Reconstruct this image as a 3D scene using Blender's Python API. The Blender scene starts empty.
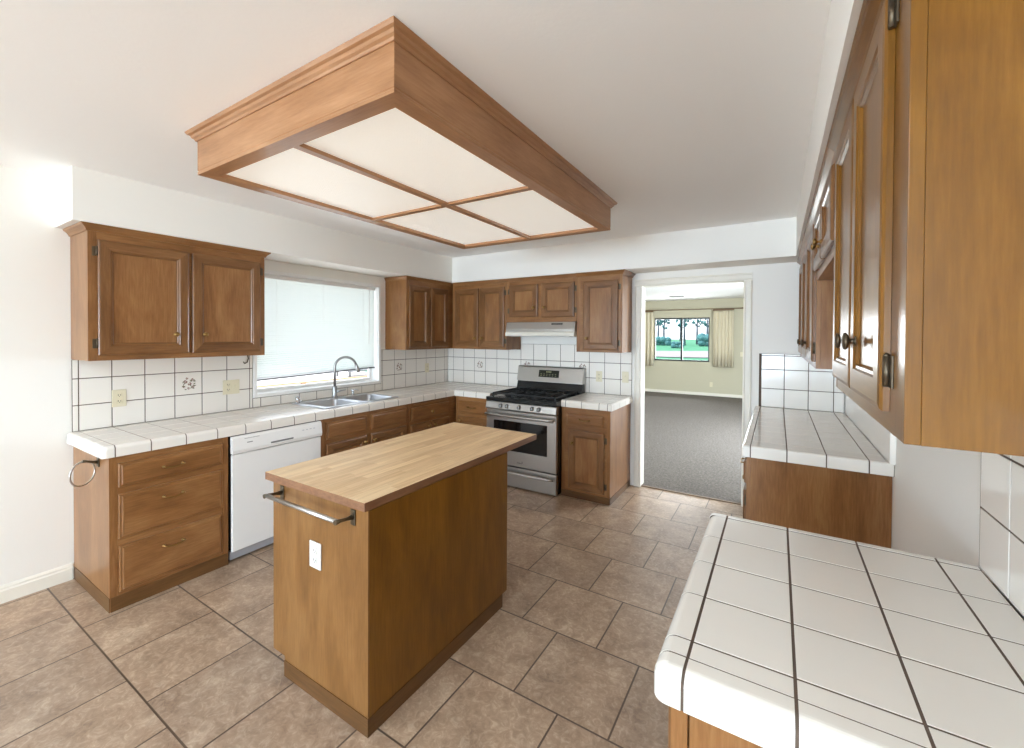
import bpy, bmesh, math, random
from mathutils import Vector, Matrix
random.seed(7)
SC = bpy.context.scene
COL = SC.collection
PI = math.pi

# ------------------------------------------------------------------ camera
cd = bpy.data.cameras.new('camera'); cam = bpy.data.objects.new('camera', cd); COL.objects.link(cam)
YAW, PITCH, ROLL = 0.556293, -0.012033, 0.005355
fw = Vector((-math.sin(YAW)*math.cos(PITCH), math.cos(YAW)*math.cos(PITCH), math.sin(PITCH)))
rt = Vector((math.cos(YAW), math.sin(YAW), 0)); up = rt.cross(fw)
r2 = rt*math.cos(ROLL)+up*math.sin(ROLL); u2 = up*math.cos(ROLL)-rt*math.sin(ROLL)
M = Matrix((r2, u2, -fw)).transposed().to_4x4(); M.translation = (3.77777, -4.4401, 1.55377)
cam.matrix_world = M
cd.sensor_fit = 'HORIZONTAL'; cd.sensor_width = 36; cd.lens = 427.33/1024*36
cd.shift_y = -(374-340.72)/1024; cd.clip_start = .02; cd.clip_end = 500
SC.camera = cam

# ------------------------------------------------------------------ view, world, lights
SC.view_settings.view_transform = 'Standard'; SC.view_settings.look = 'None'
SC.view_settings.gamma = 1; SC.view_settings.use_curve_mapping = False
SC.view_settings.exposure = .58
SC.cycles.use_denoising = True
SC.cycles.max_bounces = 20; SC.cycles.diffuse_bounces = 16; SC.cycles.transparent_max_bounces = 12
SC.cycles.sample_clamp_indirect = 6

W = bpy.data.worlds.new('world'); SC.world = W; W.use_nodes = True
wn = W.node_tree.nodes; wl = W.node_tree.links
bg = wn['Background']; bg.inputs['Strength'].default_value = 1.5
tc = wn.new('ShaderNodeTexCoord'); sx = wn.new('ShaderNodeSeparateXYZ'); cr = wn.new('ShaderNodeValToRGB')
wl.new(tc.outputs['Generated'], sx.inputs[0]); wl.new(sx.outputs['Z'], cr.inputs['Fac']); wl.new(cr.outputs['Color'], bg.inputs['Color'])
cr.color_ramp.elements[0].color = (.86, .91, .97, 1); cr.color_ramp.elements[1].color = (.55, .75, 1, 1)

def light(name, kind, loc, rot, energy, color=(1, 1, 1), size=None):
    l = bpy.data.lights.new(name, kind); l.energy = energy; l.color = color
    if size: l.shape = 'RECTANGLE'; l.size, l.size_y = size
    o = bpy.data.objects.new(name, l); o.location = loc; o.rotation_euler = rot; COL.objects.link(o); return o
sun = light('sun', 'SUN', (-10, -5, 20), Vector((.5, .25, -.83)).to_track_quat('-Z', 'Y').to_euler(), 4.5, (1, .96, .9)); sun.data.angle = .02
light('added_ceiling_fill', 'AREA', (2.3, -5.6, 2.508), (0, 0, 0), 42, (.64, .82, 1), (1.4, 1.4))  # added lamp under the closed ceiling, brightens floor and counters
# daylight by openings of the house; patio door, nook and den side unseen
light('daylight_patio_door', 'AREA', (2.13, -13.52, 1.2), (PI/2, 0, 0), 440, (.64, .82, 1), (3.9, 2.2))
light('added_nook_fill', 'AREA', (-.02, -6.6, 1.35), (0, -PI/2, 0), 8, (.64, .82, 1), (1.5, 2.4))  # unseen side opening, added to brighten the right cabinets and near counter
light('daylight_sink_window', 'AREA', (-.34, -1.84, 1.56), (0, -PI/2, 0), 4, (.93, .97, 1), (1.05, 1.3))
light('added_den_side_fill', 'AREA', (5.02, 2.8, 1.2), (0, PI/2, 0), 230, (.80, .90, 1), (2.0, 2.6))  # unseen den opening, added to send more light through the doorway
light('daylight_den_window', 'AREA', (1.56, 8.1, 1.47), (-PI/2, 0, 0), 50, (.92, .97, 1), (1.4, 1.15))

# ------------------------------------------------------------------ materials
def srgb(r, g, b):
    f = lambda c: c/12.92 if c <= .04045 else ((c+.055)/1.055)**2.4
    return (f(r/255), f(g/255), f(b/255), 1)
def newmat(name):
    m = bpy.data.materials.new(name); m.use_nodes = True
    return m, m.node_tree.nodes, m.node_tree.links, m.node_tree.nodes['Principled BSDF']
def simple(name, col, rough=.5, metal=0, bump=None, coat=0, spec=.5):
    m, n, l, b = newmat(name)
    b.inputs['Base Color'].default_value = col; b.inputs['Roughness'].default_value = rough
    b.inputs['Metallic'].default_value = metal; b.inputs['Coat Weight'].default_value = coat
    b.inputs['Specular IOR Level'].default_value = spec
    if bump:
        t = n.new('ShaderNodeTexCoord'); no = n.new('ShaderNodeTexNoise'); bp = n.new('ShaderNodeBump')
        no.inputs['Scale'].default_value = bump[0]; no.inputs['Detail'].default_value = 3
        bp.inputs['Strength'].default_value = bump[1]; bp.inputs['Distance'].default_value = bump[2]
        l.new(t.outputs['Object'], no.inputs['Vector']); l.new(no.outputs['Fac'], bp.inputs['Height']); l.new(bp.outputs['Normal'], b.inputs['Normal'])
    return m
def ramp(n, stops):
    r = n.new('ShaderNodeValToRGB'); e = r.color_ramp.elements
    while len(e) < len(stops): e.new(.5)
    for k, (p, c) in enumerate(stops): e[k].position = p; e[k].color = c
    return r
def wood(name, axis, dark, mid, lite, rough=.33, fine=1.0):
    m, n, l, b = newmat(name)
    t = n.new('ShaderNodeTexCoord'); oi = n.new('ShaderNodeObjectInfo'); ad = n.new('ShaderNodeVectorMath'); ad.operation = 'ADD'
    sc = n.new('ShaderNodeVectorMath'); sc.operation = 'SCALE'; sc.inputs[0].default_value = (7, 5, 9)
    l.new(oi.outputs['Random'], sc.inputs['Scale']); l.new(t.outputs['Object'], ad.inputs[0]); l.new(sc.outputs[0], ad.inputs[1])
    def mapped(along, across):
        mp = n.new('ShaderNodeMapping'); v = [across]*3; v['xyz'.index(axis)] = along
        mp.inputs['Scale'].default_value = v; l.new(ad.outputs[0], mp.inputs['Vector']); return mp
    big = n.new('ShaderNodeTexNoise'); big.inputs['Scale'].default_value = 1; big.inputs['Detail'].default_value = 5; big.inputs['Distortion'].default_value = 1.2
    l.new(mapped(1.6, 6).outputs[0], big.inputs['Vector'])
    fin = n.new('ShaderNodeTexNoise'); fin.inputs['Scale'].default_value = 1; fin.inputs['Detail'].default_value = 6; fin.inputs['Roughness'].default_value = .65
    l.new(mapped(9, 120*fine).outputs[0], fin.inputs['Vector'])
    mx = n.new('ShaderNodeMath'); mx.operation = 'MULTIPLY_ADD'; mx.inputs[1].default_value = .45
    l.new(fin.outputs['Fac'], mx.inputs[0])
    m2 = n.new('ShaderNodeMath'); m2.operation = 'MULTIPLY'; m2.inputs[1].default_value = .62
    l.new(big.outputs['Fac'], m2.inputs[0]); l.new(m2.outputs[0], mx.inputs[2])
    r = ramp(n, [(.30, dark), (.52, mid), (.75, lite)])
    l.new(mx.outputs[0], r.inputs['Fac']); l.new(r.outputs['Color'], b.inputs['Base Color'])
    b.inputs['Roughness'].default_value = rough; b.inputs['Coat Weight'].default_value = .22; b.inputs['Coat Roughness'].default_value = .14; b.inputs['Specular IOR Level'].default_value = .32
    bp = n.new('ShaderNodeBump'); bp.inputs['Strength'].default_value = .12; bp.inputs['Distance'].default_value = .001
    l.new(fin.outputs['Fac'], bp.inputs['Height']); l.new(bp.outputs['Normal'], b.inputs['Normal'])
    return m
CAB = {a: wood('cabinet_wood_'+a, a, srgb(106, 69, 36), srgb(138, 94, 54), srgb(164, 120, 76)) for a in 'xyz'}
FRAME = {a: wood('frame_wood_'+a, a, srgb(92, 60, 32), srgb(120, 81, 46), srgb(146, 105, 66)) for a in 'xyz'}
KICK_SHADE = {a: wood('shaded_kick_wood_'+a, a, srgb(76, 50, 24), srgb(98, 66, 33), srgb(118, 82, 46), .5) for a in 'xy'}  # darker copy for base strips: floor-level shade put into the wood colour
ISLW = wood('island_end_wood', 'z', srgb(98, 64, 28), srgb(122, 83, 42), srgb(144, 104, 60))
GOLD_CAST = {a: wood('golden_cast_wood_'+a, a, srgb(92, 57, 12), srgb(116, 75, 17), srgb(136, 92, 28)) for a in 'xyz'}  # cabinet wood with a golden light cast mixed into its colour
LAMPW = {a: wood('lamp_wood_'+a, a, srgb(140, 96, 62), srgb(166, 120, 82), srgb(186, 141, 102)) for a in 'xy'}

PAINT = simple('wall_paint', srgb(243, 241, 235), .8, bump=(90, .12, .002))
CEIL = simple('ceiling_paint', srgb(249, 248, 246), .9, bump=(70, .16, .003))
DENP = simple('den_wall_paint', srgb(200, 194, 170), .85)
TRIMM = simple('trim_paint', srgb(240, 236, 224), .45)
WHITE = simple('white_gloss', srgb(245, 245, 243), .3)
TILE = simple('glazed_white_tile', srgb(241, 237, 229), .16, coat=.3)
CTILE = simple('glazed_counter_tile', srgb(238, 233, 224), .2, coat=.3, bump=(25, .05, .002))
GROUT = simple('brown_grout', srgb(96, 80, 68), .9)
STEEL = simple('stainless_steel', srgb(190, 188, 184), .3, 1, bump=(300, .03, .0005))
STEEL2 = simple('satin_steel', srgb(168, 168, 168), .36, 1)
SINKM = simple('sink_steel', srgb(196, 200, 206), .28, 1)
HOODL = simple('hood_light_enamel', srgb(226, 222, 210), .35)
CHROME = simple('chrome', srgb(205, 205, 205), .12, 1)
BLACK = simple('black_enamel', srgb(24, 26, 27), .22)
IRON = simple('cast_iron', srgb(30, 30, 31), .6)
OVENG = simple('oven_glass', srgb(12, 12, 13), .06, coat=.5)
DISPM = simple('control_glass', srgb(40, 42, 34), .2)
DISPT = simple('display_marks', srgb(170, 175, 130), .5)
BRASS = simple('antique_brass', srgb(150, 118, 70), .32, .9)
BRONZE = simple('aged_bronze', srgb(96, 84, 68), .4, .8)
ALMOND = simple('almond_plastic', srgb(226, 218, 190), .4)
PLATE = simple('outlet_white', srgb(216, 213, 206), .4)
SLOT = simple('outlet_slots', srgb(70, 62, 52), .6)
DWW = simple('dishwasher_enamel', srgb(240, 239, 236), .25)
DWG = simple('dishwasher_grey', srgb(176, 178, 184), .4)
DARK = simple('dark_gap', srgb(28, 24, 20), .8)
GREYM = simple('moulded_grey', srgb(120, 120, 120), .5)
ALUM = simple('dark_window_frame', srgb(62, 66, 66), .4, .5)
CURT = simple('linen_curtain', srgb(216, 206, 180), .9, bump=(220, .15, .001))
RODM = simple('walnut_rod', srgb(122, 98, 72), .5)
PETAL = simple('painted_petal', srgb(150, 116, 104), .3)
LEAF = simple('painted_leaf', srgb(116, 112, 84), .3)
VENTM = simple('vent_dark', srgb(60, 58, 55), .6)
DKGREY = simple('printed_grey', srgb(130, 130, 128), .5)

def floor_mat():
    m, n, l, b = newmat('floor_stone_tile')
    t = n.new('ShaderNodeTexCoord'); mp = n.new('ShaderNodeMapping')
    BW, RH = .4262, .4366
    mp.inputs['Location'].default_value = (-3.027+BW*40.5, .243+RH*40-RH, 0)   # odd row 39 is the first below y=-.243
    l.new(t.outputs['Object'], mp.inputs['Vector'])
    br = n.new('ShaderNodeTexBrick'); br.offset = .5; br.offset_frequency = 2
    for k, v in (('Scale', 1), ('Mortar Size', .0042), ('Mortar Smooth', .12), ('Bias', 0), ('Brick Width', BW), ('Row Height', RH)): br.inputs[k].default_value = v
    br.inputs['Color1'].default_value = (0, 0, 0, 1); br.inputs['Color2'].default_value = (1, 1, 1, 1); br.inputs['Mortar'].default_value = (.5, .5, .5, 1)
    l.new(mp.outputs[0], br.inputs['Vector'])
    off = n.new('ShaderNodeVectorMath'); off.operation = 'MULTIPLY_ADD'; off.inputs[1].default_value = (9, 13, 7)
    l.new(br.outputs['Color'], off.inputs[0]); l.new(t.outputs['Object'], off.inputs[2])
    n1 = n.new('ShaderNodeTexNoise'); n1.inputs['Scale'].default_value = 5.5; n1.inputs['Detail'].default_value = 8; n1.inputs['Roughness'].default_value = .68; n1.inputs['Distortion'].default_value = .6
    n2 = n.new('ShaderNodeTexNoise'); n2.inputs['Scale'].default_value = 26; n2.inputs['Detail'].default_value = 6; n2.inputs['Roughness'].default_value = .7; n2.inputs['Distortion'].default_value = 1.5
    l.new(off.outputs[0], n1.inputs['Vector']); l.new(off.outputs[0], n2.inputs['Vector'])
    r1 = ramp(n, [(.28, srgb(120, 100, 84)), (.43, srgb(156, 132, 110)), (.57, srgb(180, 156, 132)), (.72, srgb(214, 196, 172))])
    r2 = ramp(n, [(.3, srgb(122, 100, 84)), (.5, srgb(172, 148, 124)), (.66, srgb(218, 200, 176))])
    l.new(n1.outputs['Fac'], r1.inputs['Fac']); l.new(n2.outputs['Fac'], r2.inputs['Fac'])
    mx = n.new('ShaderNodeMix'); mx.data_type = 'RGBA'; mx.inputs['Factor'].default_value = .42
    l.new(r1.outputs['Color'], mx.inputs['A']); l.new(r2.outputs['Color'], mx.inputs['B'])
    tint = n.new('ShaderNodeMix'); tint.data_type = 'RGBA'; tint.blend_type = 'MULTIPLY'; tint.inputs['Factor'].default_value = 1
    rt_ = ramp(n, [(0, (.86, .85, .86, 1)), (1, (1.03, 1.0, .97, 1))]); l.new(br.outputs['Color'], rt_.inputs['Fac'])
    l.new(mx.outputs['Result'], tint.inputs['A']); l.new(rt_.outputs['Color'], tint.inputs['B'])
    fm = n.new('ShaderNodeMix'); fm.data_type = 'RGBA'; fm.inputs['B'].default_value = srgb(92, 74, 60)
    l.new(br.outputs['Fac'], fm.inputs['Factor']); l.new(tint.outputs['Result'], fm.inputs['A']); l.new(fm.outputs['Result'], b.inputs['Base Color'])
    b.inputs['Roughness'].default_value = .34
    inv = n.new('ShaderNodeMath'); inv.operation = 'MULTIPLY_ADD'; inv.inputs[1].default_value = -1; inv.inputs[2].default_value = 1
    l.new(br.outputs['Fac'], inv.inputs[0])
    ms = n.new('ShaderNodeMath'); ms.operation = 'MULTIPLY_ADD'; ms.inputs[1].default_value = .25
    l.new(n2.outputs['Fac'], ms.inputs[0]); l.new(inv.outputs[0], ms.inputs[2])
    bp = n.new('ShaderNodeBump'); bp.inputs['Strength'].default_value = .4; bp.inputs['Distance'].default_value = .003
    l.new(ms.outputs[0], bp.inputs['Height']); l.new(bp.outputs['Normal'], b.inputs['Normal'])
    return m
def butcher_mat():
    m, n, l, b = newmat('butcher_block')
    t = n.new('ShaderNodeTexCoord'); mp = n.new('ShaderNodeMapping'); mp.inputs['Rotation'].default_value = (0, 0, PI/2); mp.inputs['Location'].default_value = (5, 5, 0)
    l.new(t.outputs['Object'], mp.inputs['Vector'])
    br = n.new('ShaderNodeTexBrick'); br.offset = .37; br.offset_frequency = 3; br.squash = .7; br.squash_frequency = 2
    for k, v in (('Scale', 1), ('Mortar Size', .0004), ('Mortar Smooth', .3), ('Bias', .1), ('Brick Width', .42), ('Row Height', .042)): br.inputs[k].default_value = v
    br.inputs['Color1'].default_value = srgb(214, 178, 132); br.inputs['Color2'].default_value = srgb(236, 208, 166); br.inputs['Mortar'].default_value = srgb(186, 146, 100)
    l.new(mp.outputs[0], br.inputs['Vector'])
    mg = n.new('ShaderNodeMapping'); mg.inputs['Scale'].default_value = (70, 5, 30); l.new(t.outputs['Object'], mg.inputs['Vector'])
    no = n.new('ShaderNodeTexNoise'); no.inputs['Scale'].default_value = 1; no.inputs['Detail'].default_value = 5; l.new(mg.outputs[0], no.inputs['Vector'])
    r = ramp(n, [(.3, (.84, .8, .74, 1)), (.65, (1.05, 1.04, 1.03, 1))]); l.new(no.outputs['Fac'], r.inputs['Fac'])
    mx = n.new('ShaderNodeMix'); mx.data_type = 'RGBA'; mx.blend_type = 'MULTIPLY'; mx.inputs['Factor'].default_value = 1
    l.new(br.outputs['Color'], mx.inputs['A']); l.new(r.outputs['Color'], mx.inputs['B']); l.new(mx.outputs['Result'], b.inputs['Base Color'])
    b.inputs['Roughness'].default_value = .42
    return m
def noise_mat(name, scale, stops, rough=.9, bump=None, stretch=(1, 1, 1)):
    m, n, l, b = newmat(name)
    t = n.new('ShaderNodeTexCoord'); mp = n.new('ShaderNodeMapping'); mp.inputs['Scale'].default_value = stretch
    no = n.new('ShaderNodeTexNoise'); no.inputs['Scale'].default_value = scale; no.inputs['Detail'].default_value = 6; no.inputs['Roughness'].default_value = .7
    l.new(t.outputs['Object'], mp.inputs['Vector']); l.new(mp.outputs[0], no.inputs['Vector'])
    r = ramp(n, stops); l.new(no.outputs['Fac'], r.inputs['Fac']); l.new(r.outputs['Color'], b.inputs['Base Color'])
    b.inputs['Roughness'].default_value = rough
    if bump:
        bp = n.new('ShaderNodeBump'); bp.inputs['Strength'].default_value = bump[0]; bp.inputs['Distance'].default_value = bump[1]
        l.new(no.outputs['Fac'], bp.inputs['Height']); l.new(bp.outputs['Normal'], b.inputs['Normal'])
    return m
FLOOR = floor_mat(); BUTCHER = butcher_mat()
BEDGE = noise_mat('butcher_edge', 5, [(.3, srgb(112, 74, 50)), (.7, srgb(142, 101, 70))], .5, stretch=(6, 1, 14))
CARPET = noise_mat('grey_carpet', 45, [(.3, srgb(76, 70, 64)), (.5, srgb(103, 96, 89)), (.7, srgb(130, 122, 114))], 1, (.9, .012))
LAWN = noise_mat('lawn_grass', 1.5, [(.3, srgb(52, 118, 84)), (.7, srgb(76, 140, 104))], 1)
CONC = noise_mat('pale_concrete', 2, [(.3, srgb(214, 206, 200)), (.7, srgb(236, 230, 226))], .9)
PATHM = noise_mat('garden_path_paving', 2, [(.3, srgb(138, 130, 130)), (.7, srgb(150, 142, 142))], .9)
FOLI = noise_mat('tree_foliage', 3, [(.3, srgb(40, 84, 92)), (.7, srgb(90, 140, 140))], 1)
BARK = simple('tree_bark', srgb(92, 96, 110), .9)
REDW = noise_mat('weathered_redwood', 4, [(.3, srgb(196, 150, 110)), (.7, srgb(216, 172, 130))], .8, stretch=(8, 1, 8))
def glass_mat():
    m, n, l, b = newmat('window_glass'); n.remove(b)
    tr = n.new('ShaderNodeBsdfTransparent'); gl = n.new('ShaderNodeBsdfGlossy'); gl.inputs['Roughness'].default_value = .02
    fr = n.new('ShaderNodeFresnel'); fr.inputs['IOR'].default_value = 1.2; mx = n.new('ShaderNodeMixShader')
    l.new(fr.outputs[0], mx.inputs[0]); l.new(tr.outputs[0], mx.inputs[1]); l.new(gl.outputs[0], mx.inputs[2]); l.new(mx.outputs[0], n['Material Output'].inputs['Surface'])
    return m
GLASS = glass_mat()
def blind_mat():
    m, n, l, b = newmat('blind_vinyl'); n.remove(b)
    d = n.new('ShaderNodeBsdfDiffuse'); d.inputs['Color'].default_value = srgb(240, 243, 240)
    t = n.new('ShaderNodeBsdfTranslucent'); t.inputs['Color'].default_value = srgb(236, 244, 242); mx = n.new('ShaderNodeMixShader'); mx.inputs[0].default_value = .27
    l.new(d.outputs[0], mx.inputs[1]); l.new(t.outputs[0], mx.inputs[2]); l.new(mx.outputs[0], n['Material Output'].inputs['Surface'])
    return m
BLIND = blind_mat()
def diffuser_mat():
    m, n, l, b = newmat('prismatic_diffuser')
    b.inputs['Base Color'].default_value = srgb(236, 230, 220); b.inputs['Roughness'].default_value = .4
    b.inputs['Emission Color'].default_value = (1, .96, .88, 1); b.inputs['Emission Strength'].default_value = .25
    t = n.new('ShaderNodeTexCoord'); ck = n.new('ShaderNodeTexChecker'); ck.inputs['Scale'].default_value = 130
    bp = n.new('ShaderNodeBump'); bp.inputs['Strength'].default_value = .5; bp.inputs['Distance'].default_value = .002
    l.new(t.outputs['Object'], ck.inputs['Vector']); l.new(ck.outputs['Fac'], bp.inputs['Height']); l.new(bp.outputs['Normal'], b.inputs['Normal'])
    return m
DIFF = diffuser_mat()

# ------------------------------------------------------------------ mesh helpers
class MB:
    def __init__(s): s.bm = bmesh.new(); s.mats = []
    def mi(s, m):
        if m not in s.mats: s.mats.append(m)
        return s.mats.index(m)
    def box(s, a, b, m, bev=0, seg=2, rnd=None, r=.02):
        x0, x1 = sorted((a[0], b[0])); y0, y1 = sorted((a[1], b[1])); z0, z1 = sorted((a[2], b[2]))
        k = s.mi(m)
        v = [s.bm.verts.new(p) for p in ((x0, y0, z0), (x1, y0, z0), (x1, y1, z0), (x0, y1, z0), (x0, y0, z1), (x1, y0, z1), (x1, y1, z1), (x0, y1, z1))]
        fs = [s.bm.faces.new([v[i] for i in q]) for q in ((3, 2, 1, 0), (4, 5, 6, 7), (0, 1, 5, 4), (2, 3, 7, 6), (1, 2, 6, 5), (3, 0, 4, 7))]
        for f in fs: f.material_index = k
        if rnd:
            topb = {'-y': (4, 5), '+x': (5, 6), '+y': (6, 7), '-x': (7, 4)}
            es = [s.bm.edges.get((v[topb[c][0]], v[topb[c][1]])) for c in rnd]
            for (c1, c2, i) in (('-y', '+x', 1), ('+x', '+y', 2), ('+y', '-x', 3), ('-x', '-y', 0)):
                if c1 in rnd and c2 in rnd: es.append(s.bm.edges.get((v[i], v[i+4])))
            o = bmesh.ops.bevel(s.bm, geom=es, offset=r, segments=8, profile=.5, affect='EDGES')
            for f in o['faces']: f.material_index = k
        elif bev:
            es = list({e for f in fs for e in f.edges})
            o = bmesh.ops.bevel(s.bm, geom=es, offset=bev, segments=seg, profile=.5, affect='EDGES')
            for f in o['faces']: f.material_index = k
        return s
    def tube(s, pts, rad, m, n=10, cap=True):
        k = s.mi(m); pts = [Vector(p) for p in pts]; N = len(pts)
        rad = rad if isinstance(rad, (list, tuple)) else [rad]*N
        ref = None; rings = []
        for i, p in enumerate(pts):
            t = (pts[min(i+1, N-1)]-pts[max(i-1, 0)]).normalized()
            if ref is None:
                ref = Vector((0, 0, 1)) if abs(t.z) < .9 else Vector((1, 0, 0))
            a = (ref-t*ref.dot(t)).normalized(); c = t.cross(a); ref = a
            rings.append([s.bm.verts.new(p+(a*math.cos(2*PI*j/n)+c*math.sin(2*PI*j/n))*rad[i]) for j in range(n)])
        for i in range(N-1):
            for j in range(n):
                f = s.bm.faces.new((rings[i][j], rings[i][(j+1) % n], rings[i+1][(j+1) % n], rings[i+1][j])); f.material_index = k; f.smooth = True
        if cap:
            f = s.bm.faces.new(rings[0][::-1]); f.material_index = k
            f = s.bm.faces.new(rings[-1]); f.material_index = k
        return s
    def ring(s, c, ax1, ax2, R, r, m, n=32):
        c = Vector(c); a = Vector(ax1); b = Vector(ax2); k = s.mi(m); nn = a.cross(b); L = []
        for i in range(n):
            t = 2*PI*i/n; d = a*math.cos(t)+b*math.sin(t); L.append([s.bm.verts.new(c+d*(R+r*math.cos(2*PI*j/8))+nn*(r*math.sin(2*PI*j/8))) for j in range(8)])
        for i in range(n):
            for j in range(8):
                f = s.bm.faces.new((L[i][j], L[(i+1) % n][j], L[(i+1) % n][(j+1) % 8], L[i][(j+1) % 8])); f.material_index = k; f.smooth = True
        return s
    def lathe(s, base, axis, prof, m, n=16):
        base = Vector(base); ax = Vector(axis).normalized(); a = ax.orthogonal().normalized(); c = ax.cross(a); k = s.mi(m)
        R = [[s.bm.verts.new(base+ax*h+(a*math.cos(2*PI*j/n)+c*math.sin(2*PI*j/n))*max(r, 1e-4)) for j in range(n)] for r, h in prof]
        for i in range(len(R)-1):
            for j in range(n):
                f = s.bm.faces.new((R[i][j], R[i][(j+1) % n], R[i+1][(j+1) % n], R[i+1][j])); f.material_index = k; f.smooth = True
        f = s.bm.faces.new(R[0][::-1]); f.material_index = k
        f = s.bm.faces.new(R[-1]); f.material_index = k
        return s
    def poly(s, pts, m, smooth=False):
        f = s.bm.faces.new([s.bm.verts.new(p) for p in pts]); f.material_index = s.mi(m); f.smooth = smooth; return s
    def prism(s, pts, d, m):
        """extrude the polygon pts by vector d"""
        d = Vector(d); k = s.mi(m); a = [s.bm.verts.new(p) for p in pts]; b = [s.bm.verts.new(Vector(p)+d) for p in pts]
        fs = [s.bm.faces.new(a[::-1]), s.bm.faces.new(b)]
        for i in range(len(a)): fs.append(s.bm.faces.new((a[i], a[(i+1) % len(a)], b[(i+1) % len(a)], b[i])))
        for f in fs: f.material_index = k
        return s
    def sweep(s, path, prof, mats, closed=False):
        """path: (x,y) corners walked so that the outside is on the right; prof: (out,z) list closed"""
        N = len(path); P = [Vector((p[0], p[1], 0)) for p in path]; L = []
        nrm = lambda a, b: Vector(((b-a).y, -(b-a).x, 0)).normalized()
        for i in range(N):
            if closed: n1, n2 = nrm(P[i-1], P[i]), nrm(P[i], P[(i+1) % N])
            else:
                n1 = nrm(P[i-1], P[i]) if i else nrm(P[0], P[1]); n2 = nrm(P[i], P[i+1]) if i < N-1 else n1
            mt = n1 if (n1-n2).length < 1e-4 else (n1+n2)
            L.append([s.bm.verts.new((P[i].x+mt.x*o, P[i].y+mt.y*o, z)) for o, z in prof])
        Q = len(prof)
        for i in range(N if closed else N-1):
            d = P[(i+1) % N]-P[i]; k = s.mi(mats['x'] if abs(d.x) > abs(d.y) else mats['y'])
            for j in range(Q):
                f = s.bm.faces.new((L[i][j], L[(i+1) % N][j], L[(i+1) % N][(j+1) % Q], L[i][(j+1) % Q])); f.material_index = k
        if not closed:
            f = s.bm.faces.new(L[0][::-1]); f.material_index = 0
            f = s.bm.faces.new(L[-1]); f.material_index = 0
        return s
    def build(s, name, parent=None, origin=None, kind=None, label=None):
        bmesh.ops.recalc_face_normals(s.bm, faces=s.bm.faces)
        o_ = Vector((0, 0, 0))
        if parent is not None:
            p = parent
            while p is not None: o_ += p.location; p = p.parent
        elif origin is not None: o_ = Vector(origin)
        bmesh.ops.translate(s.bm, verts=s.bm.verts, vec=-o_)
        me = bpy.data.meshes.new(name); s.bm.to_mesh(me); s.bm.free()
        for m in s.mats: me.materials.append(m)
        ob = bpy.data.objects.new(name, me); COL.objects.link(ob)
        if parent is not None: ob.parent = parent
        elif origin is not None: ob.location = origin
        if kind: ob['kind'] = kind
        if label: ob['label'] = label
        return ob
def thing(name, label, cat, loc, group=None):
    o = bpy.data.objects.new(name, None); o.empty_display_size = .1; COL.objects.link(o); o.location = loc
    return tag(o, label, cat, group)
def tag(o, label, cat, group=None):
    o['label'] = label; o['category'] = cat
    if group: o['group'] = group
    return o
def bx(*boxes):
    m = MB()
    for b in boxes: m.box(*b)
    return m

class Face:
    """a vertical plane seen from the room: u runs to the viewer's right, d comes out of it"""
    def __init__(s, wall, c):
        s.w = wall; s.c = c; s.h = {'left': 'y', 'back': 'x', 'right': 'y', 'front': 'x'}[wall]
        s.n = {'left': (1, 0, 0), 'back': (0, -1, 0), 'right': (-1, 0, 0), 'front': (0, -1, 0)}[wall]
    def p(s, u, z, d=0):
        if s.w == 'left': return (s.c+d, u, z)
        if s.w == 'right': return (s.c-d, u, z)
        return (u, s.c-d, z)
    def box(s, mb, u0, u1, z0, z1, d0, d1, m, bev=0): mb.box(s.p(u0, z0, d0), s.p(u1, z1, d1), m, bev); return mb
def rings(mb, F, u0, u1, z0, z1, prof, wd, capm=None):
    """concentric mitred frame: prof = [(inset, out)], vertical members get z grain, horizontal ones their own"""
    v = mb.mi(wd['z']); h = mb.mi(wd[F.h]); L = []
    for i, d in prof:
        L.append([mb.bm.verts.new(F.p(*q, d)) for q in ((u0+i, z0+i), (u1-i, z0+i), (u1-i, z1-i), (u0+i, z1-i))])
    for a, b in zip(L, L[1:]):
        for j in range(4):
            f = mb.bm.faces.new((a[j], a[(j+1) % 4], b[(j+1) % 4], b[j])); f.material_index = h if j % 2 == 0 else v
    f = mb.bm.faces.new(L[-1]); f.material_index = mb.mi(capm) if capm else v
    return mb
DOORP = [(0, 0), (0, .011), (.004, .016), (.012, .018), (.054, .018), (.058, .0138), (.064, .0133), (.069, .006), (.074, .006)]
DRAWP = [(0, 0), (0, .009), (.004, .013), (.012, .013), (.016, .017), (.022, .018)]
def knob(F, u, z, parent, d=.018, m=None):
    if m: return MB().lathe(F.p(u, z, d), F.n, [(.012, 0), (.012, .002), (.006, .004), (.006, .012), (.015, .014), (.02, .018), (.019, .022), (.01, .025), (.001, .026)], m, 18).build('knob', parent)
    return MB().lathe(F.p(u, z, d), F.n, [(.011, 0), (.011, .002), (.005, .005), (.005, .014), (.013, .018), (.016, .022), (.015, .027), (.008, .030), (.001, .031)], m or BRASS).build('knob', parent)
def hinge(F, u, z, parent, s):
    m = MB(); F.box(m, u-s*.004, u-s*.022, z-.028, z+.028, -.0005, .003, BRONZE, .001)
    m.tube([F.p(u-s*.002, z-.026, .006), F.p(u-s*.002, z+.026, .006)], .0055, BRONZE, 8)
    m.lathe(F.p(u-s*.002, z+.026, .006), (0, 0, 1), [(.0055, 0), (.004, .004), (.001, .007)], BRONZE, 8)
    return m.build('hinge', parent)
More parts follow.
